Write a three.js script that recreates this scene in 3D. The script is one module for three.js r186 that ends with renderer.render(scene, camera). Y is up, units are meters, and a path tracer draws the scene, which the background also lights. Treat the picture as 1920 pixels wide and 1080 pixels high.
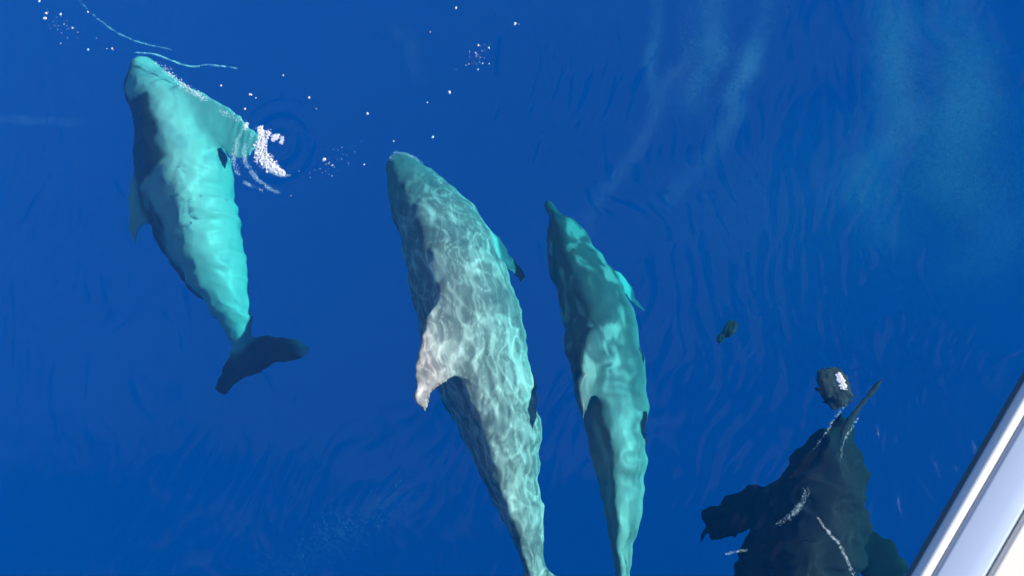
import * as THREE from 'three';
import { Sky } from 'three/addons/objects/Sky.js';
import { ImprovedNoise } from 'three/addons/math/ImprovedNoise.js';
import { mergeGeometries } from 'three/addons/utils/BufferGeometryUtils.js';

// ------------------------------------------------------------------ camera, sky, sun, exposure
const scene = new THREE.Scene();
const camera = new THREE.PerspectiveCamera(35, 16 / 9, 0.1, 3000);
camera.position.set(0, 3.9, 0);                                   // a phone held out over the bow
camera.up.set(0.03867, 0.16812, -0.98501);
camera.lookAt(-0.2208, 2.94, -0.1725);

const SUN = new THREE.Vector3(0.925, 0.33, -0.19).normalize();
const sky = new Sky();
sky.name = 'sky';
sky.scale.setScalar(2500);
sky.userData.kind = 'structure';
Object.assign(sky.material.uniforms.turbidity, { value: 1 });
Object.assign(sky.material.uniforms.rayleigh, { value: 2.2 });
Object.assign(sky.material.uniforms.mieCoefficient, { value: 0.004 });
sky.material.uniforms.sunPosition.value.copy(SUN);
scene.add(sky);
scene.environmentIntensity = 0.1;

const sun = new THREE.DirectionalLight(new THREE.Color(1, 0.96, 0.9), 4.6);
sun.name = 'sun';
sun.position.copy(SUN).multiplyScalar(40);
sun.castShadow = true;
sun.shadow.radius = 1;
sun.shadow.mapSize.set(4096, 4096);
Object.assign(sun.shadow.camera, { left: -8, right: 8, top: 8, bottom: -8, near: 1, far: 200 });
scene.add(sun);

const renderer = new THREE.WebGLRenderer({ antialias: true });
camera.focus = 4.1; camera.userData.fStop = 5;
renderer.toneMapping = THREE.LinearToneMapping;
renderer.toneMappingExposure = 3.5;
renderer.shadowMap.enabled = true;

// the sea scatters blue light: things fade into it within tens of metres
scene.fog = new THREE.FogExp2(new THREE.Color(0, 0.25, 1), 0.013);

// ------------------------------------------------------------------ helpers
const noise = new ImprovedNoise();
const nz = (x, y, z) => noise.noise(x, y, z);
const fbm = (x, y, z, o = 4) => { let a = 0, k = 0.5; for (let i = 0; i < o; i++) { a += k * nz(x, y, z); x = x * 2.03 + 7.1; y = y * 2.03 + 3.3; z = z * 2.03 + 5.7; k *= 0.5; } return a; };
function rng(seed) { let s = seed >>> 0; return () => { s = (s + 0x6D2B79F5) >>> 0; let t = s; t = Math.imul(t ^ (t >>> 15), t | 1); t ^= t + Math.imul(t ^ (t >>> 7), t | 61); return ((t ^ (t >>> 14)) >>> 0) / 4294967296; }; }
const clamp = (x, a = 0, b = 1) => Math.min(b, Math.max(a, x));
const lerp = (a, b, t) => a + (b - a) * t;
const sstep = (a, b, x) => { const t = clamp((x - a) / (b - a)); return t * t * (3 - 2 * t); };
const taken = new Map();
function numbered(n) { const k = taken.get(n) ?? 0; taken.set(n, k + 1); return k ? `${n}_${String(k).padStart(3, '0')}` : n; }
function tag(o, label, category, group, kind) {
  if (label) o.userData.label = label;
  if (category) o.userData.category = category;
  if (group) o.userData.group = group;
  if (kind) o.userData.kind = kind;
  return o;
}
function mesh(name, geo, mat, parent = scene) {
  const m = new THREE.Mesh(geo, mat);
  m.name = parent === scene ? numbered(name) : name;
  m.castShadow = m.receiveShadow = true;
  parent.add(m);
  return m;
}
function ramp(table) {                       // smooth table lookup: [[x, v, ...], ...]
  const n = table.length, w = table[0].length - 1;
  const tan = table.map((_, i) => { const a = table[Math.max(0, i - 1)], b = table[Math.min(n - 1, i + 1)]; return Array.from({ length: w }, (_, k) => (b[k + 1] - a[k + 1]) / (b[0] - a[0])); });
  return (x, k = 0) => {
    if (x <= table[0][0]) return table[0][k + 1];
    if (x >= table[n - 1][0]) return table[n - 1][k + 1];
    let i = 0; while (table[i + 1][0] < x) i++;
    const h = table[i + 1][0] - table[i][0], t = (x - table[i][0]) / h, t2 = t * t, t3 = t2 * t;
    return (2 * t3 - 3 * t2 + 1) * table[i][k + 1] + (t3 - 2 * t2 + t) * h * tan[i][k] + (3 * t2 - 2 * t3) * table[i + 1][k + 1] + (t3 - t2) * h * tan[i + 1][k];
  };
}

// ------------------------------------------------------------------ the sea: floor far below, a body of water that absorbs, and its rippled surface
const DEEP = 120;
{
  const N = 1024, data = new Uint8Array(N * N * 4);              // light and dark of the water painted on the floor far below, 1.6 m to a pixel
  for (let j = 0; j < N; j++) for (let i = 0; i < N; i++) {
    const x = (i / N - 0.5) * 1600, z = (0.5 - j / N) * 1600, wx = x + 14 * nz(x / 30, 1.1, z / 30), wz = z + 14 * nz(x / 30, 5.1, z / 30);
    const glowPatch = Math.exp(-((wx - 38) ** 2 + (wz + 42) ** 2) / 1500);  // brighter water on the right, put into the floor colour
    const v = clamp(0.36 + 0.75 * fbm(wx / 34, 2.7, wz / 22, 3) + 0.55 * glowPatch * (1 + 0.8 * nz(wx / 9, 3.3, wz / 16)), 0, 1);
    data.set([lerp(112, 140, v), lerp(148, 218, v), lerp(200, 252, v), 255], (j * N + i) * 4);
  }
  const t = new THREE.DataTexture(data, N, N); t.colorSpace = THREE.SRGBColorSpace; t.magFilter = THREE.LinearFilter; t.needsUpdate = true;
  const floor = mesh('seabed', new THREE.PlaneGeometry(1600, 1600).rotateX(-Math.PI / 2), new THREE.MeshStandardMaterial({ map: t, roughness: 1 }));
  floor.position.y = -DEEP; tag(floor, null, null, null, 'structure');

  // the water itself: takes red within a couple of metres, green over tens, blue hardly at all
  const body = new THREE.MeshPhysicalMaterial({ color: 0xffffff, transmission: 1, thickness: 1, ior: 1.0, specularIntensity: 0, roughness: 0, transparent: true, opacity: 0.03,
    attenuationColor: new THREE.Color(0.33, 0.9966, 0.9989), attenuationDistance: 1 });
  const w = mesh('sea_water', new THREE.BoxGeometry(1600, DEEP + 1 - 0.03, 1600), body);
  w.position.y = -0.03 - (DEEP + 1 - 0.03) / 2; w.castShadow = false; tag(w, null, null, null, 'structure');

  // surface: one sheet, fine near the boat and coarser towards the horizon
  const MX = 860, MZ = 500, spread = (k, M, near) => { const s = k / M * 2 - 1, a = Math.abs(s); return Math.sign(s) * (near * a + 780 * Math.pow(a, 40)); };
  const pos = new Float32Array((MX + 1) * (MZ + 1) * 3), idx = [], ringX = -2.056, ringZ = -1.458;
  for (let j = 0; j <= MZ; j++) for (let i = 0; i <= MX; i++) {
    const x = spread(i, MX, 4.7) - 0.5, z = spread(j, MZ, 2.7) - 0.7, q = (j * (MX + 1) + i) * 3, far = Math.hypot(x, z);
    const wx = x + 0.25 * nz(x * 1.3, 2.2, z * 1.3) + 0.05 * nz(x * 5, 8.2, z * 5), wz = z + 0.25 * nz(x * 1.3 + 8, 4.4, z * 1.3), calm = 0.6 + 0.9 * nz(x * 0.7 + 3, 6.1, z * 0.7);
    const rip = 1 - 2 * Math.abs(nz(wx * 5.2, 3.1, wz * 2.2)), fine = 1 - 2 * Math.abs(nz(wx * 12 + 5, 7.7, wz * 4)), line = 1 - 2 * Math.abs(nz(wx * 23 + 5, 9.7, wz * 6.5));
    let y = 0.005 * calm * rip + 0.0050 * calm * fine + 0.0036 * calm * line + 0.030 * fbm(x * 0.55 + 3, 1.7, z * 0.9, 3) + 0.010 * nz(x * 2.1 + z * 0.8, 5.2, z * 2.4 - x * 0.4);
    const d = Math.hypot(x - ringX, z - ringZ); y += 0.006 * Math.cos(d * 75) * Math.exp(-((d - 0.14) ** 2) / 0.015);   // rings round the flipper
    pos[q] = x; pos[q + 1] = y * (1 - sstep(4, 9, far)); pos[q + 2] = z;
  }
  for (let j = 0; j < MZ; j++) for (let i = 0; i < MX; i++) { const a = j * (MX + 1) + i; idx.push(a, a + MX + 1, a + 1, a + 1, a + MX + 1, a + MX + 2); }
  const g = new THREE.BufferGeometry(); g.setAttribute('position', new THREE.BufferAttribute(pos, 3)); g.setIndex(idx); g.computeVertexNormals();
  const s = mesh('water_surface', g, new THREE.MeshPhysicalMaterial({ color: 0xffffff, transmission: 1, thickness: 0, ior: 1.33, roughness: 0.02, specularIntensity: 0.75 }));
  s.castShadow = false; tag(s, null, null, null, 'structure');
}

// ------------------------------------------------------------------ dolphins
// A dolphin is described straight, snout at x = 0 and fluke notch at x = 1, y towards its back; one field joins body and fins smoothly,
// surface nets turn it into a mesh, and the mesh is bent along the animal's own spine.
const girth = ramp([   // x, half width, half height to the back, half height to the belly
  [0, 0.002, 0.002, 0.002], [0.008, 0.013, 0.010, 0.010], [0.03, 0.019, 0.013, 0.015], [0.055, 0.026, 0.020, 0.021], [0.075, 0.042, 0.043, 0.030], [0.105, 0.058, 0.062, 0.043], [0.16, 0.076, 0.076, 0.066],
  [0.24, 0.094, 0.090, 0.085], [0.34, 0.106, 0.102, 0.097], [0.44, 0.108, 0.106, 0.098], [0.54, 0.099, 0.098, 0.088], [0.64, 0.080, 0.084, 0.072], [0.74, 0.056, 0.066, 0.054], [0.83, 0.034, 0.048, 0.038],
  [0.90, 0.020, 0.034, 0.026], [0.95, 0.013, 0.020, 0.016], [0.99, 0.007, 0.009, 0.008], [1.02, 0.001, 0.001, 0.001]]);
const blunt = ramp([[0, 0.006, 0.005], [0.012, 0.026, 0.022], [0.04, 0.040, 0.036], [0.08, 0.054, 0.052], [0.14, 0.072, 0.072], [0.3, 0.09, 0.09]]);   // a head whose short beak does not stand off
const W = [], HU = [], HD = [];
for (let i = 0; i <= 1100; i++) { W.push(girth(i / 1000, 0)); HU.push(girth(i / 1000, 1)); HD.push(girth(i / 1000, 2)); }
const smin = (a, b, k) => { const h = Math.max(k - Math.abs(a - b), 0) / k; return Math.min(a, b) - h * h * k * 0.25; };
function finField(f) {   // origin o, span axis e, chord axis c (towards the tail), thickness axis n; lead(s) and trail(s) along c, bend off the plane
  return (x, y, z) => {
    const px = x - f.o[0], py = y - f.o[1], pz = z - f.o[2];
    const s = (px * f.e[0] + py * f.e[1] + pz * f.e[2]) / f.span;
    if (s < -0.3 || s > 1.25) return 0.06;
    const sc = clamp(s), c = px * f.c[0] + py * f.c[1] + pz * f.c[2], n = px * f.n[0] + py * f.n[1] + pz * f.n[2] - f.bend * sc * sc;
    const l = f.lead(sc), t = f.trail(sc), mid = (l + t) / 2, half = Math.max(0.002, (t - l) / 2), q = clamp((c - l) / (t - l));
    const th = f.thick * (1 - 0.72 * sc) * Math.sqrt(Math.max(0.02, 1 - (2 * q - 0.72) ** 2 / 1.65));
    const a = Math.abs(c - mid) - half, b = Math.max(s - 1, -0.15 - s) * f.span, d = Math.abs(n) - th;
    const m = Math.max(a, b, d);
    return m > 0 ? Math.hypot(Math.max(a, 0), Math.max(b, 0), Math.max(d, 0)) : m;
  };
}
const unit = (v) => { const l = Math.hypot(...v); return v.map((x) => x / l); };
const cross = (a, b) => [a[1] * b[2] - a[2] * b[1], a[2] * b[0] - a[0] * b[2], a[0] * b[1] - a[1] * b[0]];
function fin(o, e, chord, span, lead, trail, thick, bend = 0) {
  e = unit(e); const k = e[0] * chord[0] + e[1] * chord[1] + e[2] * chord[2];
  const c = unit(chord.map((x, i) => x - k * e[i]));
  return finField({ o, e, c, n: cross(e, c), span, lead, trail, thick, bend });
}
function dolphinField(p) {
  const fl = p.flipper ?? {}, fins = [];
  fins.push(fin([p.dorsalAt ?? 0.47, 0.085, 0], [0.22, 1, p.dorsalLean ?? 0], [1, 0, 0], 0.105 * (p.dorsal ?? 1), (s) => -0.075 + 0.105 * s * s * 0.9 + 0.05 * s, (s) => 0.085 - 0.10 * s + 0.125 * s * s, 0.010, 0));
  for (const side of [-1, 1]) {
    const q = side < 0 ? fl.a ?? fl : fl.b ?? fl, k = q.size ?? 1;
    fins.push(fin([0.245, -0.050, side * 0.068], [q.sweep ?? 0.75, q.droop ?? -0.35, side], [1, 0, 0], 0.165 * k, (s) => (-0.030 + 0.028 * s * s) * k * (q.chord ?? 1), (s) => (0.040 - 0.016 * s + 0.012 * s * s) * k * (q.chord ?? 1), 0.009, (q.bend ?? 0) * side));
    fins.push(fin([0.965, 0, side * 0.004], [0.42, p.flukeLift ? p.flukeLift * side : 0, side], [1, 0, 0], (side < 0 ? p.flukeA ?? 0.15 : p.flukeB ?? 0.15), (s) => -0.055 + 0.045 * s * s, (s) => 0.045 - 0.050 * s + 0.045 * s * s, 0.008, (p.flukeBend ?? 0) * side));
  }
  const fat = p.fat ?? 1;
  return (x, y, z) => {
    const xi = clamp(x * 1000, 0, 1099), i = Math.floor(xi), t = xi - i, H = y > 0 ? HU : HD;
    let w = lerp(W[i], W[i + 1], t) * fat, h = lerp(H[i], H[i + 1], t) * (1 + (fat - 1) * 0.7);
    if (p.blunt && x < 0.25) { w = Math.max(w, blunt(x, 0) * p.blunt); h = Math.max(h, blunt(x, 1) * p.blunt); }
    const m = Math.min(w, h);
    const e = y > 0 ? lerp(1.6, 1.36, sstep(0.2, 0.55, x)) : 2;      // the back narrows to a keel towards the tail
    let d = (Math.pow(Math.pow(Math.abs(z) / w, e) + Math.pow(Math.abs(y) / h, e), 1 / e) - 1) * m;
    if (x < 0) d = Math.max(d, -x);
    if (x > 1.02) d = Math.max(d, x - 1.02);
    for (const f of fins) d = smin(d, f(x, y, z), 0.022);
    return d;
  };
}
function surfaceNets(field, lo, hi, cell) {
  const n = [0, 1, 2].map((k) => Math.ceil((hi[k] - lo[k]) / cell) + 1), [nx, ny, nzz] = n, v = new Float32Array(nx * ny * nzz);
  let q = 0;
  for (let k = 0; k < nzz; k++) for (let j = 0; j < ny; j++) for (let i = 0; i < nx; i++) v[q++] = field(lo[0] + i * cell, lo[1] + j * cell, lo[2] + k * cell);
  const at = new Int32Array(nx * ny * nzz).fill(-1), pos = [], idx = [], sy = nx, sz = nx * ny;
  const E = [[0, 1], [2, 3], [4, 5], [6, 7], [0, 2], [1, 3], [4, 6], [5, 7], [0, 4], [1, 5], [2, 6], [3, 7]];
  for (let k = 0; k < nzz - 1; k++) for (let j = 0; j < ny - 1; j++) for (let i = 0; i < nx - 1; i++) {
    const b = i + j * sy + k * sz, c = [v[b], v[b + 1], v[b + sy], v[b + sy + 1], v[b + sz], v[b + sz + 1], v[b + sz + sy], v[b + sz + sy + 1]];
    let neg = 0; for (const x of c) neg += x < 0;
    if (neg === 0 || neg === 8) continue;
    let x = 0, y = 0, z = 0, m = 0;
    for (const [a, d] of E) if ((c[a] < 0) !== (c[d] < 0)) {
      const t = c[a] / (c[a] - c[d]);
      x += lerp(a & 1, d & 1, t); y += lerp((a >> 1) & 1, (d >> 1) & 1, t); z += lerp(a >> 2, d >> 2, t); m++;
    }
    at[b] = pos.length / 3;
    pos.push(lo[0] + (i + x / m) * cell, lo[1] + (j + y / m) * cell, lo[2] + (k + z / m) * cell);
  }
  const quad = (a, b, c, d, flip) => { if (a < 0 || b < 0 || c < 0 || d < 0) return; if (flip) idx.push(a, c, b, a, d, c); else idx.push(a, b, c, a, c, d); };
  for (let k = 1; k < nzz - 1; k++) for (let j = 1; j < ny - 1; j++) for (let i = 1; i < nx - 1; i++) {
    const b = i + j * sy + k * sz, s = v[b] < 0;
    if (s !== v[b + 1] < 0) quad(at[b - sy - sz], at[b - sz], at[b], at[b - sy], !s);
    if (s !== v[b + sy] < 0) quad(at[b - 1 - sz], at[b - 1], at[b], at[b - sz], !s);
    if (s !== v[b + sz] < 0) quad(at[b - 1 - sy], at[b - sy], at[b], at[b - 1], !s);
  }
  const n3 = pos.length, sum = new Float32Array(n3), cnt = new Uint16Array(n3 / 3);
  for (let pass = 0; pass < 3; pass++) {      // even out the grid's own facets
    sum.fill(0); cnt.fill(0);
    for (let i = 0; i < idx.length; i += 3) for (let e = 0; e < 3; e++) { const a = idx[i + e], b = idx[i + (e + 1) % 3]; for (let k = 0; k < 3; k++) sum[a * 3 + k] += pos[b * 3 + k]; cnt[a]++; }
    for (let i = 0; i < n3; i++) if (cnt[(i / 3) | 0]) pos[i] = lerp(pos[i], sum[i] / cnt[(i / 3) | 0], 0.5);
  }
  return { pos, idx };
}
function dolphin(p) {
  const { pos, idx } = surfaceNets(dolphinField(p), [-0.012, -0.31, -0.27], [1.13, 0.22, 0.27], p.cell ?? 0.0045);
  const curve = new THREE.CatmullRomCurve3(p.spine.map((a) => new THREE.Vector3(...a)), false, 'centripetal');
  curve.arcLengthDivisions = 400;
  const L = curve.getLength(), roll = ramp(p.roll), n = pos.length / 3, out = new Float32Array(n * 3), col = new Float32Array(n * 3);
  const T = new THREE.Vector3(), P = new THREE.Vector3(), U = new THREE.Vector3(), S = new THREE.Vector3(), c = [0, 0, 0];
  const frames = [];
  for (let i = 0; i <= 400; i++) {
    const pt = curve.getPointAt(i / 400), tg = curve.getTangentAt(i / 400), up = new THREE.Vector3(0, 1, 0).addScaledVector(tg, -tg.y).normalize();
    up.applyAxisAngle(tg, roll(i / 400));
    frames.push([pt, tg, up, new THREE.Vector3().crossVectors(tg, up)]);
  }
  for (let i = 0; i < n; i++) {
    const x = pos[i * 3], y = pos[i * 3 + 1], z = pos[i * 3 + 2], u = clamp(x) * 400, k = Math.min(399, Math.floor(u)), t = u - k;
    P.lerpVectors(frames[k][0], frames[k + 1][0], t); T.lerpVectors(frames[k][1], frames[k + 1][1], t); U.lerpVectors(frames[k][2], frames[k + 1][2], t); S.lerpVectors(frames[k][3], frames[k + 1][3], t);
    const extra = (x - clamp(x)) * L, wide = L * (p.wide ?? 1);
    P.addScaledVector(T, extra).addScaledVector(U, y * wide).addScaledVector(S, z * wide);
    if (p.wobble) p.wobble(P, x, y, z);
    out[i * 3] = P.x; out[i * 3 + 1] = P.y; out[i * 3 + 2] = P.z;
  }
  const g = new THREE.BufferGeometry(); g.setAttribute('position', new THREE.BufferAttribute(out, 3)); g.setIndex(idx);
  g.computeVertexNormals();
  const nn = g.attributes.normal;
  if (p.relief) for (let i = 0; i < n; i++) {
    const r = p.relief(pos[i * 3], pos[i * 3 + 1], pos[i * 3 + 2], out[i * 3], out[i * 3 + 1], out[i * 3 + 2]);
    out[i * 3] += nn.getX(i) * r; out[i * 3 + 1] += nn.getY(i) * r; out[i * 3 + 2] += nn.getZ(i) * r;
  }
  for (let i = 0; i < n; i++) {
    const x = pos[i * 3], y = pos[i * 3 + 1], z = pos[i * 3 + 2], k = clamp(Math.round(x * 1000), 0, 1100);
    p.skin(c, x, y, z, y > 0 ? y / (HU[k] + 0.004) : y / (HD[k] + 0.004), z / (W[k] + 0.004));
    if (Math.abs(z) < 0.02 && y > 0) mix3(c, c, [0.02, 0.025, 0.03], sstep(0.4, 0.9, 1 - Math.hypot((x - 0.118 - 14 * z * z) / 0.006, z / 0.016)));    // blowhole
    col[i * 3] = c[0]; col[i * 3 + 1] = c[1]; col[i * 3 + 2] = c[2];
  }
  g.setAttribute('color', new THREE.BufferAttribute(col, 3));
  g.computeVertexNormals();
  const m = mesh('dolphin', g, new THREE.MeshPhysicalMaterial({ vertexColors: true, roughness: p.rough ?? 0.45, specularIntensity: p.shine ?? 0.3 }));
  return tag(m, p.label, 'dolphin', 'dolphins riding the bow wave');
}
// ripples bend what is seen under water: edges waver by a centimetre or two
const waver = (amp, f, seed) => (P) => {
  const a = nz(P.x * f, seed, P.z * f) + 0.5 * nz(P.x * f * 2.3 + 4, seed + 9, P.z * f * 2.3), b = nz(P.x * f + 31, seed + 3, P.z * f) + 0.5 * nz(P.x * f * 2.3, seed + 5, P.z * f * 2.3 + 7);
  const e = nz(P.x * f * 3.1, seed + 14, P.z * f * 3.1), h = nz(P.x * f * 2.6 + 9, seed + 17, P.z * f * 4.1);
  P.x += a * amp + e * amp * 0.35; P.z += b * amp * 0.8 + h * amp * 0.3;
};
const mix3 = (c, a, b, t) => { c[0] = lerp(a[0], b[0], t); c[1] = lerp(a[1], b[1], t); c[2] = lerp(a[2], b[2], t); };

// the large grey one in the middle, just under the surface
dolphin({
  label: 'large pale grey dolphin with mottled back and tall bent dorsal fin, middle of the pod',
  spine: [[-1.673, -0.540, -1.543], [-1.507, -0.500, -1.277], [-1.390, -0.460, -1.104], [-1.244, -0.410, -0.731], [-1.168, -0.390, -0.461], [-1.055, -0.370, -0.150], [-0.975, -0.340, 0.147], [-0.901, -0.310, 0.384], [-0.858, -0.290, 0.568], [-0.828, -0.280, 0.771]],
  roll: [[0, 0.10], [0.4, 0.14], [1, 0.10]], dorsal: 1.25, dorsalLean: 0.7, fat: 0.97, blunt: 1.0, cell: 0.004,
  flipper: { b: { sweep: 2, droop: -1.6, size: 0.8 }, a: { sweep: 2.6, droop: -2.2, size: 0.75 } }, rough: 0.5,
  wobble: waver(0.015, 8, 2.2),
  relief: (x, y, z) => {
    const q = z * 26 + 1.2 * nz(x * 10, y * 9, z * 9), k = sstep(0.1, 0.3, x), n = nz(x * 9, y * 14, z * 14);
    const causticRidge = Math.abs(nz(z * 46 + 1.6 * nz(x * 18, z * 9, 4) + 0.7 * n, x * 10, y * 40)), causticRidge2 = Math.abs(nz(z * 70 + 2 * nz(x * 26, z * 9, 7), x * 17 + 4, y * 70));  // ridges raised along the caustic lines, light put into the shape
    return (0.0065 * nz(q * 1.7, x * 11, y * 22) + 0.0045 * nz(q * 3.2, x * 24 + 5, y * 40)) * lerp(0.5, 1, k) + (0.0020 * (1 - sstep(0, 0.2, causticRidge)) + 0.0010 * (1 - sstep(0, 0.2, causticRidge2))) * k;
  },
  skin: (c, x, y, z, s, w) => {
    const n = fbm(x * 11, y * 22, z * 22, 4), m = nz(z * 60 + 2 * nz(x * 16, z * 9, 4), x * 14, y * 50), r = fbm(x * 30, y * 40, z * 60 + 8, 3);
    const d = sstep(-0.55, 0.15, s + 0.25 * n);
    mix3(c, [0.25, 0.255, 0.235], [0.082, 0.086, 0.080], d);
    const slant = Math.abs(nz(z * 46 + 1.6 * nz(x * 18, z * 9, 4) + 0.7 * nz(x * 9, y * 14, z * 14), x * 10, y * 40)), causticLine = Math.abs(nz(z * 80 + 2 * nz(x * 26, z * 9, 7), x * 17 + 4, y * 70));      // both line sets are caustic light painted into the skin, with pale blotches
    const pale = clamp((1 - sstep(0.02, 0.12, slant)) * 0.4 + (1 - sstep(0.02, 0.10, causticLine)) * 0.3 + sstep(0.06, 0.3, m + 0.5 * r + 0.25 * n) * 0.32) * sstep(0.02, 0.25, x), dark = sstep(0.08, 0.3, -n - 0.2 * r) * 0.6;
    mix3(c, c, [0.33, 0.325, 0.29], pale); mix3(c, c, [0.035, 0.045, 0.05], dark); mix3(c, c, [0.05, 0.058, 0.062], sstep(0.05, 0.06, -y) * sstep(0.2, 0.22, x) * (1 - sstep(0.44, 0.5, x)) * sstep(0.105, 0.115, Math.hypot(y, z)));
  },
});

// slimmer one to its right, a little deeper
dolphin({
  label: 'slender turquoise dolphin with narrow beak, right of the large grey one',
  spine: [[-0.875, -0.740, -1.306], [-0.772, -0.700, -1.081], [-0.679, -0.660, -0.860], [-0.593, -0.600, -0.629], [-0.551, -0.560, -0.412], [-0.521, -0.530, -0.177], [-0.498, -0.500, -0.000], [-0.476, -0.460, 0.244], [-0.470, -0.420, 0.526], [-0.481, -0.400, 0.801]],
  roll: [[0, 0.05], [0.4, 0.10], [1, 0.08]], dorsal: 0.9, dorsalLean: 0.5, fat: 0.77,
  flipper: { b: { sweep: 2, droop: -1.4, size: 0.7 }, a: { sweep: 2.6, droop: -3, size: 0.6 } },
  wobble: waver(0.018, 6, 7.7),
  relief: (x, y, z) => 0.006 * nz(x * 9, y * 16, z * 14 + 3) + 0.003 * nz(x * 22, y * 40, z * 40),
  skin: (c, x, y, z, s) => {
    const n = fbm(x * 8 + 3, y * 16, z * 16, 4), m = fbm(x * 10 + 1.5 * nz(x * 5, z * 9, 2), y * 18, z * 26, 3), tail = sstep(0.42, 0.7, x + 0.3 * n);
    const d = sstep(-0.45, 0.3, s + 0.35 * n);
    mix3(c, [0.20, 0.215, 0.195], [lerp(0.035, 0.105, tail), lerp(0.042, 0.115, tail), lerp(0.042, 0.105, tail)], d);
    mix3(c, c, [0.188, 0.203, 0.176], sstep(0.06, 0.25, m) * 0.65);
    mix3(c, c, [0.035, 0.045, 0.05], sstep(0.08, 0.26, -m) * 0.5); mix3(c, c, [0.05, 0.058, 0.062], sstep(0.05, 0.06, -y) * sstep(0.2, 0.22, x) * (1 - sstep(0.44, 0.5, x)) * sstep(0.105, 0.115, Math.hypot(y, z)));
  },
});

// rolled over on the left, pale belly towards the boat
dolphin({
  label: 'dolphin rolled on its side showing its pale turquoise belly, leftmost of the pod',
  spine: [[-3.224, -0.460, -2.233], [-3.162, -0.500, -2.064], [-3.036, -0.530, -1.870], [-2.965, -0.550, -1.648], [-2.917, -0.570, -1.462], [-2.848, -0.580, -1.242], [-2.747, -0.590, -1.025], [-2.655, -0.610, -0.814], [-2.611, -0.650, -0.675], [-2.597, -0.730, -0.559], [-2.572, -0.840, -0.448]],
  roll: [[0, 1.45], [0.42, 1.25], [0.7, 1.7], [0.85, 2.3], [1, 2.75]], fat: 1.1, wide: 1.18, dorsal: 0.85, blunt: 1.05, cell: 0.004,
  dorsalAt: 0.42, flipper: { a: { sweep: 3.2, droop: -3.6, size: 1.25, chord: 1.4 }, b: { sweep: 2.5, droop: -0.6, size: 1 } }, flukeA: 0.112, flukeB: 0.142,
  wobble: (P, x) => { const k = sstep(0.3, 0.6, x); waver(0.020 + 0.006 * k, 7, 12.4)(P); },
  relief: (x, y, z, X, Y, Z) => 0.006 * nz(x * 12, y * 20, z * 20 + 3) + 0.0011 * sstep(0.125, 0.16, -y) * (1 - sstep(0.5, 0.6, x)) * Math.sin(Math.hypot(X - (-2.252), Z - (-1.622)) * 170 + 3 * nz(X * 9, 3, Z * 9)),
  skin: (c, x, y, z, s) => {
    const n = fbm(x * 7 + 3, y * 12, z * 12, 4), cape = sstep(0.12, 0.17, x) * (1 - sstep(0.36, 0.42, x));
    const d = sstep(0, 0.22, s + 0.5 * n - lerp(0.62, 0.10, cape)) * (1 - sstep(0.1, 0.125, y) * 0.95);
    mix3(c, [0.20, 0.215, 0.19], [0.022, 0.026, 0.030], d);
    mix3(c, c, [0.13, 0.16, 0.155], sstep(0.1, 0.32, fbm(x * 9, y * 14 + 8, z * 14, 3)) * 0.8 * (1 - d));
    mix3(c, c, [0.022, 0.028, 0.036], sstep(0.90, 0.935, x + 0.04 * n));
    mix3(c, c, [0.20, 0.24, 0.21], sstep(0.09, 0.12, z) * sstep(0.93, 0.97, x));
  },
});

// dark one close to the boat, cut by the frame
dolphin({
  label: 'dark-backed dolphin with spread flippers beside the boat, cut off by the picture edge',
  spine: [[0.543, -0.400, -0.151], [0.468, -0.400, 0.023], [0.389, -0.400, 0.230], [0.323, -0.400, 0.435], [0.258, -0.420, 0.641], [0.180, -0.450, 0.893], [0.091, -0.500, 1.173], [-0.001, -0.550, 1.478]],
  roll: [[0, 0.0], [1, 0.05]], dorsal: 0.9, cell: 0.005, fat: 1.35, rough: 0.8, shine: 0.1,
  flipper: { sweep: 0.7, droop: -0.1, size: 1.75 },
  wobble: waver(0.042, 8, 21.4),
  relief: (x, y, z) => 0.008 * nz(x * 12, y * 20, z * 20 + 3),
  skin: (c, x, y, z, s) => {
    const n = fbm(x * 9 + 3, y * 16, z * 16, 4);
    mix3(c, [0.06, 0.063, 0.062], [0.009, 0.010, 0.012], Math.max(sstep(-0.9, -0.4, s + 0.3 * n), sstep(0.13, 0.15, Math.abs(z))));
    mix3(c, c, [0.02, 0.022, 0.024], sstep(0.18, 0.4, fbm(x * 20, y * 30 + 8, z * 40, 3)) * 0.7);
  },
});

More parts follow.
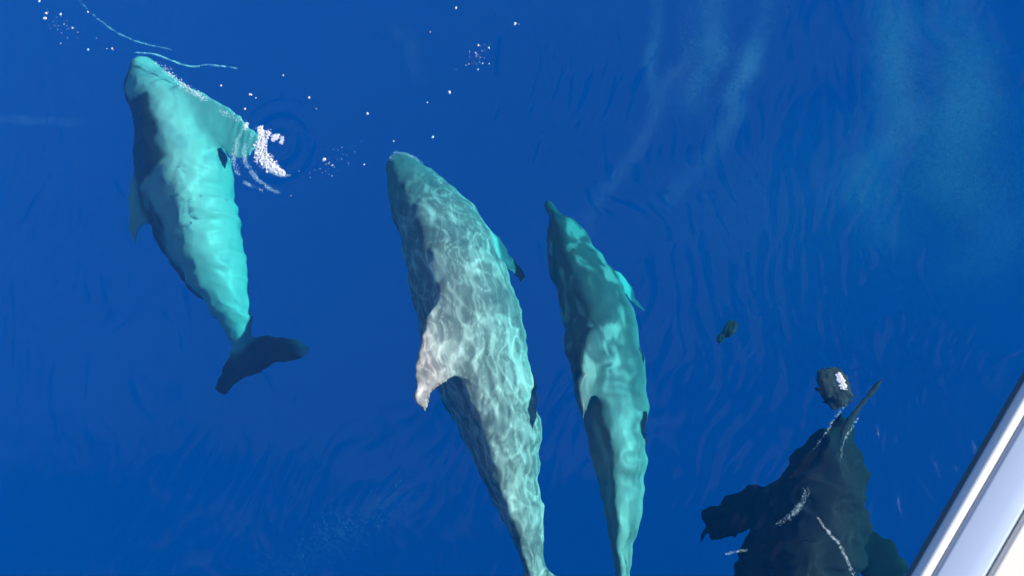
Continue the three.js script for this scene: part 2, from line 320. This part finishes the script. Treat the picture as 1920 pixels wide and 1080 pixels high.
// ------------------------------------------------------------------ the boat's flared bow
{
  const F = [0.529, -0.849], R = [0.849, 0.529], E0 = 0.344;    // forward, to starboard, and how far the port edge lies from the origin
  const at = (fwd, lat, y) => new THREE.Vector3(F[0] * fwd + R[0] * lat, y, F[1] * fwd + R[1] * lat);
  const tip = 1.6, beam = 2.6;
  const port = (fwd) => { const k = clamp((fwd - 0.75) / (tip - 0.75)); return E0 + beam / 2 * Math.pow(k, 2.6); };
  const boat = new THREE.Group(); boat.name = 'boat'; scene.add(boat);
  tag(boat, 'white motor boat bow with pale blue gunwale in the lower right corner', 'boat');
  const st = []; for (let i = 0; i <= 60; i++) st.push(lerp(-6, tip, 1 - (1 - i / 60) ** 1.6));
  const sheet = (rows) => {      // rows of points along the boat -> one smooth sheet
    const p = [], id = [], n = rows[0].length;
    for (const r of rows) for (const v of r) p.push(v.x, v.y, v.z);
    for (let j = 0; j < rows.length - 1; j++) for (let i = 0; i < n - 1; i++) { const a = j * n + i; id.push(a, a + 1, a + n, a + 1, a + n + 1, a + n); }
    const g = new THREE.BufferGeometry(); g.setAttribute('position', new THREE.Float32BufferAttribute(p, 3)); g.setIndex(id); g.computeVertexNormals(); return g;
  };
  const mirror = (lat) => 2 * (E0 + beam / 2) - lat;
  const both = (profile, open) => {   // profile: [inset from the edge, height]; swept along port and starboard sides
    const side = (flip) => sheet(profile.map(([inset, y, slant = 0]) => st.map((f) => { const l = Math.min(port(f) + inset, E0 + beam / 2); return at(f - slant, flip ? mirror(l) : l, y); })));
    return mergeGeometries([side(false), side(true)]);
  };
  const gel = new THREE.MeshPhysicalMaterial({ color: new THREE.Color(0.62, 0.61, 0.58), roughness: 0.3, clearcoat: 0.6, clearcoatRoughness: 0.15 });
  const rail = new THREE.MeshPhysicalMaterial({ color: new THREE.Color(0.27, 0.315, 0.41), roughness: 0.5, clearcoat: 0.15, clearcoatRoughness: 0.3 });
  const white = new THREE.MeshPhysicalMaterial({ color: new THREE.Color(0.55, 0.55, 0.54), roughness: 0.35 });
  const cream = new THREE.MeshPhysicalMaterial({ color: new THREE.Color(0.62, 0.56, 0.47), roughness: 0.5 });
  const dark = new THREE.MeshStandardMaterial({ color: new THREE.Color(0.03, 0.06, 0.075), roughness: 0.7 });
  const Y = 2.3, hull = [];
  for (let k = 0; k <= 14; k++) { const t = k / 14; hull.push([0.03 + 1.0 * Math.pow(t, 0.85), Y - 0.05 - 2.6 * t, 2.2 * t]); }
  mesh('hull', both(hull), gel, boat);
  mesh('hull_shade_strip', both([[0.02, Y - 0.07], [0.004, Y - 0.062], [-0.001, Y - 0.05], [0.003, Y - 0.035], [0.02, Y - 0.032]]), dark, boat);  // dark strip standing in for the shaded hull side under the edge
  mesh('gunwale_edge', both([[0.018, Y - 0.03], [0.002, Y - 0.024], [0, Y - 0.012], [0.005, Y - 0.003], [0.010, Y], [0.020, Y - 0.0005], [0.0215, Y - 0.012]]), white, boat);
  mesh('gunwale', both([[0.0225, Y - 0.015], [0.0235, Y - 0.002], [0.030, Y + 0.0005], [0.062, Y + 0.0012], [0.083, Y - 0.0002], [0.087, Y - 0.004], [0.088, Y - 0.03]]), rail, boat);
  mesh('seam', both([[0.0875, Y - 0.014], [0.090, Y - 0.0145], [0.0925, Y - 0.014]]), dark, boat);
  mesh('deck', both([[0.092, Y - 0.03], [0.0928, Y - 0.008], [0.10, Y - 0.005], [0.4, Y], [0.9, Y + 0.01], [1.4, Y + 0.02]]), cream, boat);
}

// ------------------------------------------------------------------ foam and dark clumps
const foam = new THREE.MeshPhysicalMaterial({ color: new THREE.Color(0.55, 0.55, 0.55), roughness: 0.6 });
const flecks = [];
for (let v = 0; v < 4; v++) {
  const g = new THREE.IcosahedronGeometry(1, 1), a = g.attributes.position;
  for (let i = 0; i < a.count; i++) { const x = a.getX(i), y = a.getY(i), z = a.getZ(i), r = 1 + 0.8 * nz(x * 1.4 + v * 5, y * 1.4, z * 1.4); a.setXYZ(i, x * r, y * r * 0.6, z * r); }
  g.computeVertexNormals(); flecks.push(g);
}
const fleckRand = rng(5);
function fleck(x, z, size, label) {
  const m = mesh('foam_fleck', flecks[Math.floor(fleckRand() * 4)], foam);
  const k = size * (0.35 + 0.6 * fleckRand());
  m.position.set(x, 0.012 - 0.22 * fleckRand() ** 3, z); m.scale.set(k, k * 0.7, k * (1 + fleckRand())); m.rotation.y = fleckRand() * 6.28;
  return tag(m, label, 'foam', label);
}
for (const [x, z, s] of [[-3.506, -2.371, 0.0066], [-3.473, -2.306, 0.0066], [-3.417, -2.315, 0.0066], [-3.462, -2.268, 0.0077], [-3.43, -2.28, 0.0077], [-3.35, -2.171, 0.0088], [-3.294, -2.198, 0.0055], [-3.367, -2.242, 0.0033], [-3.397, -2.143, 0.0033], [-3.104, -2.094, 0.0033], [-3.069, -2.055, 0.0033], [-3.034, -2.051, 0.0033], [-3.201, -2.275, 0.0044]]) fleck(x, z, s, 'small white foam fleck in the top left corner');
for (const [x, z, s] of [[-2.407, -1.799, 0.0055], [-2.3, -1.786, 0.0044], [-2.248, -1.742, 0.0055], [-2.053, -1.81, 0.0077], [-1.908, -1.679, 0.0066], [-2.258, -1.657, 0.0066], [-1.904, -1.651, 0.0033]]) fleck(x, z, s, 'small white foam fleck to the right of the rolled dolphin head');
for (const [x, z, s] of [[-1.838, -1.376, 0.0077], [-1.781, -1.332, 0.0077], [-1.827, -1.314, 0.0044], [-1.63, -1.335, 0.0066], [-2.016, -1.211, 0.0033], [-1.474, -1.431, 0.0033], [-1.602, -1.571, 0.0077]]) fleck(x, z, s, 'small white foam fleck between the rolled dolphin and the large grey one');
for (const [x, z, s] of [[-1.336, -1.498, 0.0066], [-1.303, -1.601, 0.0055], [-1.202, -1.65, 0.0077], [-1.1, -1.812, 0.0055], [-1.066, -1.822, 0.0055], [-1.133, -1.797, 0.0044], [-1.036, -1.899, 0.0055], [-0.889, -1.971, 0.0099], [-1.168, -2.062, 0.0066], [-1.304, -1.968, 0.0044], [-1.087, -1.856, 0.0044], [-1.105, -1.778, 0.0044], [-1.056, -1.861, 0.0033], [-0.907, -2.051, 0.0033], [-1.03, -1.81, 0.0033]]) fleck(x, z, s, 'small white foam fleck ahead of the large grey dolphin snout');


// strands: flattened tubes that taper and waver
function strandGeo(points, radius, flat = 0.5, seed = 1, rough = 0.5, taper = 0.35) {
  const curve = new THREE.CatmullRomCurve3(points.map((q) => new THREE.Vector3(...q)), false, 'centripetal'), n = Math.max(16, Math.ceil(curve.getLength() / 0.012)), pos = [], idx = [], K = 7;
  for (let i = 0; i <= n; i++) {
    const u = i / n, p = curve.getPointAt(u), t = curve.getTangentAt(u), side = new THREE.Vector3(-t.z, 0, t.x).normalize(), up = new THREE.Vector3().crossVectors(side, t).normalize();
    const r = radius * Math.pow(Math.max(0, Math.sin(Math.PI * clamp(u, 0.004, 0.996))), taper) * (1 + rough * 1.6 * nz(u * n * 0.17, seed, 0.5) + rough * nz(u * n * 0.5, seed + 4, 2));
    const off = radius * rough * 1.6 * nz(u * n * 0.11, seed + 8, 3);
    for (let k = 0; k < K; k++) { const a = k / K * Math.PI * 2, e = 1 + 0.3 * nz(u * n * 0.4, k * 1.7, seed); pos.push(p.x + side.x * (Math.cos(a) * r * e + off) + up.x * Math.sin(a) * r * flat, p.y + up.y * Math.sin(a) * r * flat, p.z + side.z * (Math.cos(a) * r * e + off) + up.z * Math.sin(a) * r * flat); }
  }
  for (let i = 0; i < n; i++) for (let k = 0; k < K; k++) { const a = i * K + k, b = i * K + (k + 1) % K; idx.push(a, a + K, b, b, a + K, b + K); }
  const g = new THREE.BufferGeometry(); g.setAttribute('position', new THREE.Float32BufferAttribute(pos, 3)); g.setIndex(idx); g.computeVertexNormals(); return g;
}
{ // foam where the flipper breaks the surface
  const r = rng(41), path = new THREE.CatmullRomCurve3([[-2.167, 0.010, -1.551], [-2.147, 0.010, -1.495], [-2.161, 0.010, -1.436], [-2.123, 0.010, -1.374], [-2.030, 0.010, -1.303]].map((q) => new THREE.Vector3(...q))), bits = [];
  for (let i = 0; i < 2600; i++) {
    const u = r(), p = path.getPointAt(u), wd = 0.024 * Math.sin(Math.PI * (0.1 + 0.8 * u)) * (1 + 0.9 * nz(u * 9, 2, 3)), g = flecks[i % 4].clone(), k = 0.0010 + 0.0042 * r() ** 4;
    g.scale(k, k * 0.7, k * 1.4); g.rotateY(r() * 6.3); g.translate(p.x + (r() + r() - 1) * wd * 1.6, 0.001 + 0.005 * r(), p.z + (r() + r() - 1) * wd * 1.6); bits.push(g);
  }
  for (const [x, y, z] of [[-2.117, 0.008, -1.515], [-2.088, 0.008, -1.491], [-2.068, 0.008, -1.495], [-2.042, 0.008, -1.476], [-2.240, 0.008, -1.563]]) for (let i = 0; i < 60; i++) { const g = flecks[i % 4].clone(), k = 0.001 + 0.0022 * r(); g.scale(k, k * 0.7, k); g.translate(x + (r() + r() - 1) * 0.016, y, z + (r() + r() - 1) * 0.022); bits.push(g); }
  tag(mesh('foam_patch', mergeGeometries(bits), foam), 'curved patch of white foam where the rolled dolphin flipper breaks the surface', 'foam');
}
{ // a pale glint shaped as foam over the dark clump
  const r = rng(43), bits = [];
  for (let i = 0; i < 160; i++) { const u = r(), g = flecks[i % 4].clone(), k = 0.0016 + 0.003 * r(); g.scale(k, k, k); g.translate(lerp(0.457, 0.474, u) + (r() + r() - 1) * 0.014, 0.008, lerp(-0.293, -0.237, u) + (r() - 0.5) * 0.02); bits.push(g); }
  tag(mesh('foam_patch', mergeGeometries(bits), foam), 'small white glint shaped as foam over the dark clump', 'foam');
}
const darkMat = new THREE.MeshStandardMaterial({ color: new THREE.Color(0.007, 0.008, 0.007), roughness: 0.9 });  // dark bodies built for dark spots on the water
function clump(x, y, z, rx, rz, turn, seed, label) {
  const r = rng(seed), bits = [], core = new THREE.IcosahedronGeometry(1, 4), a = core.attributes.position;
  for (let i = 0; i < a.count; i++) { const X = a.getX(i), Y = a.getY(i), Z = a.getZ(i), q = 1.0 + 0.75 * fbm(X * 1.3 + seed, Y * 1.3, Z * 1.3, 4); a.setXYZ(i, X * q * rx * 0.8, Y * q * rx * 0.35, Z * q * rz * 0.8); }
  core.deleteAttribute('uv'); core.deleteAttribute('normal'); core.computeVertexNormals(); core.setIndex([...Array(a.count).keys()]); bits.push(core);
  for (let i = 0; i < 12; i++) {          // blades trailing from the clump
    const b = r() * 6.283, l = 0.5 * Math.min(rx, rz), Q = (k) => [Math.cos(b + k * 0.8) * (0.5 + k) * rx * 0.8, (r() - 0.5) * 0.02, Math.sin(b + k * 0.8) * (0.5 + k) * rz * 0.8];
    bits.push(strandGeo([Q(0), Q(0.2), Q(0.4), Q(0.65)], 0.13 * l * (0.7 + r()), 0.25, seed + i, 0.5, 0.5));
  }
  const m = mesh('dark_clump', mergeGeometries(bits), darkMat); m.position.set(x, y, z); m.rotation.y = turn;
  return tag(m, label, 'dark_spot', 'dark spots in the water');
}
clump(0.458, -0.200, -0.250, 0.080, 0.105, 0.35, 51, 'dark rounded clump ahead of the dark dolphin beak');
clump(0.045, -0.400, -0.542, 0.034, 0.050, -0.7, 53, 'larger of two tiny dark scraps right of the slender dolphin');
clump(-0.002, -0.400, -0.499, 0.018, 0.030, -0.4, 57, 'smaller of two tiny dark scraps right of the slender dolphin');
tag(mesh('dark_strand', strandGeo([[0.664, -0.250, -0.291], [0.617, -0.250, -0.235], [0.560, -0.250, -0.168], [0.517, -0.250, -0.107], [0.476, -0.250, -0.022]], 0.013, 0.3, 61, 0.7), darkMat), 'dark strand slanting up right from the dark dolphin beak', 'dark_spot', 'dark spots in the water');

// some real bubbles; most trails are added to shape light streaks, glow, glints, ripples
const bubble = new THREE.SphereGeometry(1, 6, 4);
function bubbles(points, width, count, size, seed, label, deep = 0.25) {
  const r = rng(seed), path = new THREE.CatmullRomCurve3(points.map((q) => new THREE.Vector3(...q))), im = new THREE.InstancedMesh(bubble, foam, count), m = new THREE.Matrix4();
  for (let i = 0; i < count; i++) {
    let u = 0; for (let k = 0; k < 6; k++) { u = r() < 0.4 ? r() : (r() + r()) / 2; if (size < 0.0009 || nz(u * 13, seed, 0.4) + 0.6 * nz(u * 41, seed, 2.4) > -0.12 + 0.1 * k - 0.3 * r()) break; }
    const p = path.getPoint(u), g = (r() + r() + r() - 1.5) / 0.75, h = (r() + r() + r() - 1.5) / 0.75, k = size * (0.4 + r());
    m.makeScale(k, k, k).setPosition(p.x + (g + 1.2 * nz(u * 7, seed + 0.5, 4.1)) * width, p.y - deep * Math.abs(h) * 0.6 - 0.02, p.z + (r() - 0.5) * width); im.setMatrixAt(i, m);
  }
  im.name = numbered('bubble_glint_trail'); scene.add(im); return tag(im, label, 'bubbles', 'trails of fine bubbles', 'stuff');
}
bubbles([[0.936, -0.400, -2.784], [0.887, -0.400, -2.072], [0.809, -0.400, -1.552], [0.693, -0.400, -0.903]], 0.1, 120000, 0.0003, 71, 'broad turquoise light streak of added bubbles near the top right, left one of two', 0.25);
bubbles([[1.217, -0.400, -2.740], [1.162, -0.400, -1.908], [1.155, -0.400, -1.396], [1.166, -0.400, -0.736]], 0.14, 150000, 0.0003, 72, 'broad turquoise light streak of added bubbles near the top right, right one of two', 0.25);
bubbles([[-0.001, -0.250, -2.543], [-0.096, -0.250, -1.947], [-0.178, -0.250, -1.740], [-0.336, -0.250, -1.436], [-0.516, -0.250, -1.188], [-0.697, -0.250, -0.914]], 0.042, 8100, 0.00036, 73, 'thin curved light streak of added bubbles slanting down towards the slender dolphin beak', 0.1);
bubbles([[0.287, -0.300, -2.533], [0.211, -0.300, -1.937], [0.155, -0.300, -1.756], [0.035, -0.300, -1.502], [-0.198, -0.300, -1.155]], 0.05, 21000, 0.00036, 74, 'wide light streak of added bubbles left of the top right corner streaks', 0.25);
bubbles([[0.100, -0.300, -2.559], [0.027, -0.300, -1.957], [-0.085, -0.300, -1.592]], 0.07, 21000, 0.00036, 75, 'short light streak of added bubbles at the top edge between two longer ones', 0.25);
bubbles([[-0.238, -0.300, -2.607], [-0.262, -0.300, -1.988], [-0.321, -0.300, -1.693]], 0.03, 5250, 0.00036, 76, 'faint narrow light streak of added bubbles at the top edge', 0.25);
bubbles([[0.364, -0.600, -0.497], [0.347, -0.600, -1.123], [0.903, -0.600, -1.458], [1.330, -0.600, -1.015], [1.172, -0.600, -0.452]], 0.5, 230000, 0.0003, 80, 'wide faint glow shaped from added bubbles right of the slender dolphin', 0.25);
bubbles([[-2.179, -0.300, 0.633], [-1.642, -0.300, 0.300], [-1.120, -0.300, -0.000]], 0.140, 3150, 0.00045, 81, 'faint light streak of added bubbles at the bottom left of the large grey dolphin', 0.1);
bubbles([[-4.095, -0.200, -1.845], [-3.739, -0.200, -1.809], [-3.359, -0.200, -1.752]], 0.045, 600, 0.00045, 82, 'faint light streak of added bubbles at the left edge', 0.05);
bubbles([[-1.629, -0.200, -2.190], [-1.481, -0.200, -1.986], [-1.429, -0.200, -1.783]], 0.045, 495, 0.00045, 83, 'faint short light streak of added bubbles ahead of the large grey dolphin', 0.05);
bubbles([[-2.826, -0.040, -1.988], [-2.678, -0.040, -1.863], [-2.518, -0.040, -1.747], [-2.302, -0.040, -1.616]], 0.02, 520, 0.0017, 77, 'bubbles streaming back along the rolled dolphin snout', 0.02);
bubbles([[-1.581, -0.200, -1.417], [-1.540, -0.200, -1.452], [-1.469, -0.200, -1.431], [-1.372, -0.200, -1.358], [-1.234, -0.200, -1.198]], 0.01, 260, 0.0011, 78, 'bubbles round the snout of the large grey dolphin', 0.05);
bubbles([[-3.627, -0.300, -2.646], [-3.451, -0.300, -2.460], [-3.302, -0.300, -2.340], [-3.159, -0.300, -2.261], [-3.055, -0.300, -2.224], [-2.901, -0.300, -2.177]], 0.006, 520, 0.001, 84, 'faint thin wave glint of added bubbles running in from the top left edge', 0.02);  // wave glints shaped as bubble lines, here and next
bubbles([[-3.136, -0.300, -2.188], [-2.999, -0.300, -2.159], [-2.896, -0.300, -2.111], [-2.779, -0.300, -2.068], [-2.681, -0.300, -2.068], [-2.503, -0.300, -2.032]], 0.006, 1100, 0.0011, 85, 'bright thin wave glint of added bubbles trailing right from the rolled dolphin snout', 0.02);
bubbles([[-2.318, -0.120, -1.638], [-2.384, -0.120, -1.538], [-2.391, -0.120, -1.453], [-2.325, -0.120, -1.337], [-2.225, -0.120, -1.275]], 0.012, 700, 0.0011, 86, 'inner curved ripple line of added bubbles beside the rolled dolphin flipper', 0.03);  // ripple arcs over the flipper shaped as bubble lines
bubbles([[-2.270, -0.120, -1.616], [-2.326, -0.120, -1.505], [-2.305, -0.120, -1.405], [-2.212, -0.120, -1.301], [-2.128, -0.120, -1.257]], 0.012, 800, 0.0011, 87, 'middle curved ripple line of added bubbles beside the rolled dolphin flipper', 0.03);
bubbles([[-2.232, -0.120, -1.470], [-2.202, -0.120, -1.403], [-2.127, -0.120, -1.351], [-2.055, -0.120, -1.349]], 0.012, 600, 0.0011, 88, 'outermost curved ripple line of added bubbles below the white foam patch', 0.03);
bubbles([[0.343, -0.040, 0.269], [0.373, -0.040, 0.314], [0.400, -0.040, 0.343], [0.428, -0.040, 0.383], [0.455, -0.040, 0.440], [0.485, -0.040, 0.526]], 0.005, 380, 0.0012, 89, 'pale crooked glint line of added bubbles along the back of the dark dolphin', 0.01);  // glints on and around the dark dolphin, shaped as bubbles from here
bubbles([[0.346, -0.100, 0.011], [0.404, -0.100, -0.054], [0.432, -0.100, -0.097], [0.466, -0.100, -0.147], [0.510, -0.100, -0.195]], 0.0045, 130, 0.0011, 90, 'broken glint line of added bubbles left of the dark dolphin beak', 0.01);
bubbles([[0.461, -0.100, 0.047], [0.477, -0.100, -0.026], [0.514, -0.100, -0.086], [0.543, -0.100, -0.125]], 0.004, 130, 0.0011, 91, 'short glint line of added bubbles right of the dark dolphin beak', 0.01);
bubbles([[0.179, -0.100, 0.319], [0.255, -0.100, 0.275], [0.289, -0.100, 0.226], [0.317, -0.100, 0.168]], 0.012, 240, 0.0011, 92, 'glint smear of added bubbles on the left shoulder of the dark dolphin', 0.03);
bubbles([[-0.017, -0.100, 0.436], [0.026, -0.100, 0.424], [0.069, -0.100, 0.416]], 0.008, 100, 0.0011, 93, 'small glint smear of added bubbles over the left flipper of the dark dolphin', 0.02);

bubbles([[-3.508, -0.020, -2.360], [-3.433, -0.020, -2.274], [-3.358, -0.020, -2.190]], 0.05, 34, 0.0015, 101, 'tiny bubbles scattered among the foam flecks in the top left corner', 0.15);
bubbles([[-1.135, -0.020, -1.789], [-1.083, -0.020, -1.851], [-1.044, -0.020, -1.914]], 0.03, 34, 0.0015, 102, 'tiny bubbles in the cluster ahead of the large grey dolphin', 0.12);
bubbles([[-2.003, -0.020, -1.299], [-1.852, -0.020, -1.369], [-1.718, -0.020, -1.466], [-1.584, -0.020, -1.562]], 0.05, 34, 0.0015, 103, 'tiny bubbles drifting between the rolled dolphin and the large grey one', 0.2);
renderer.render(scene, camera);
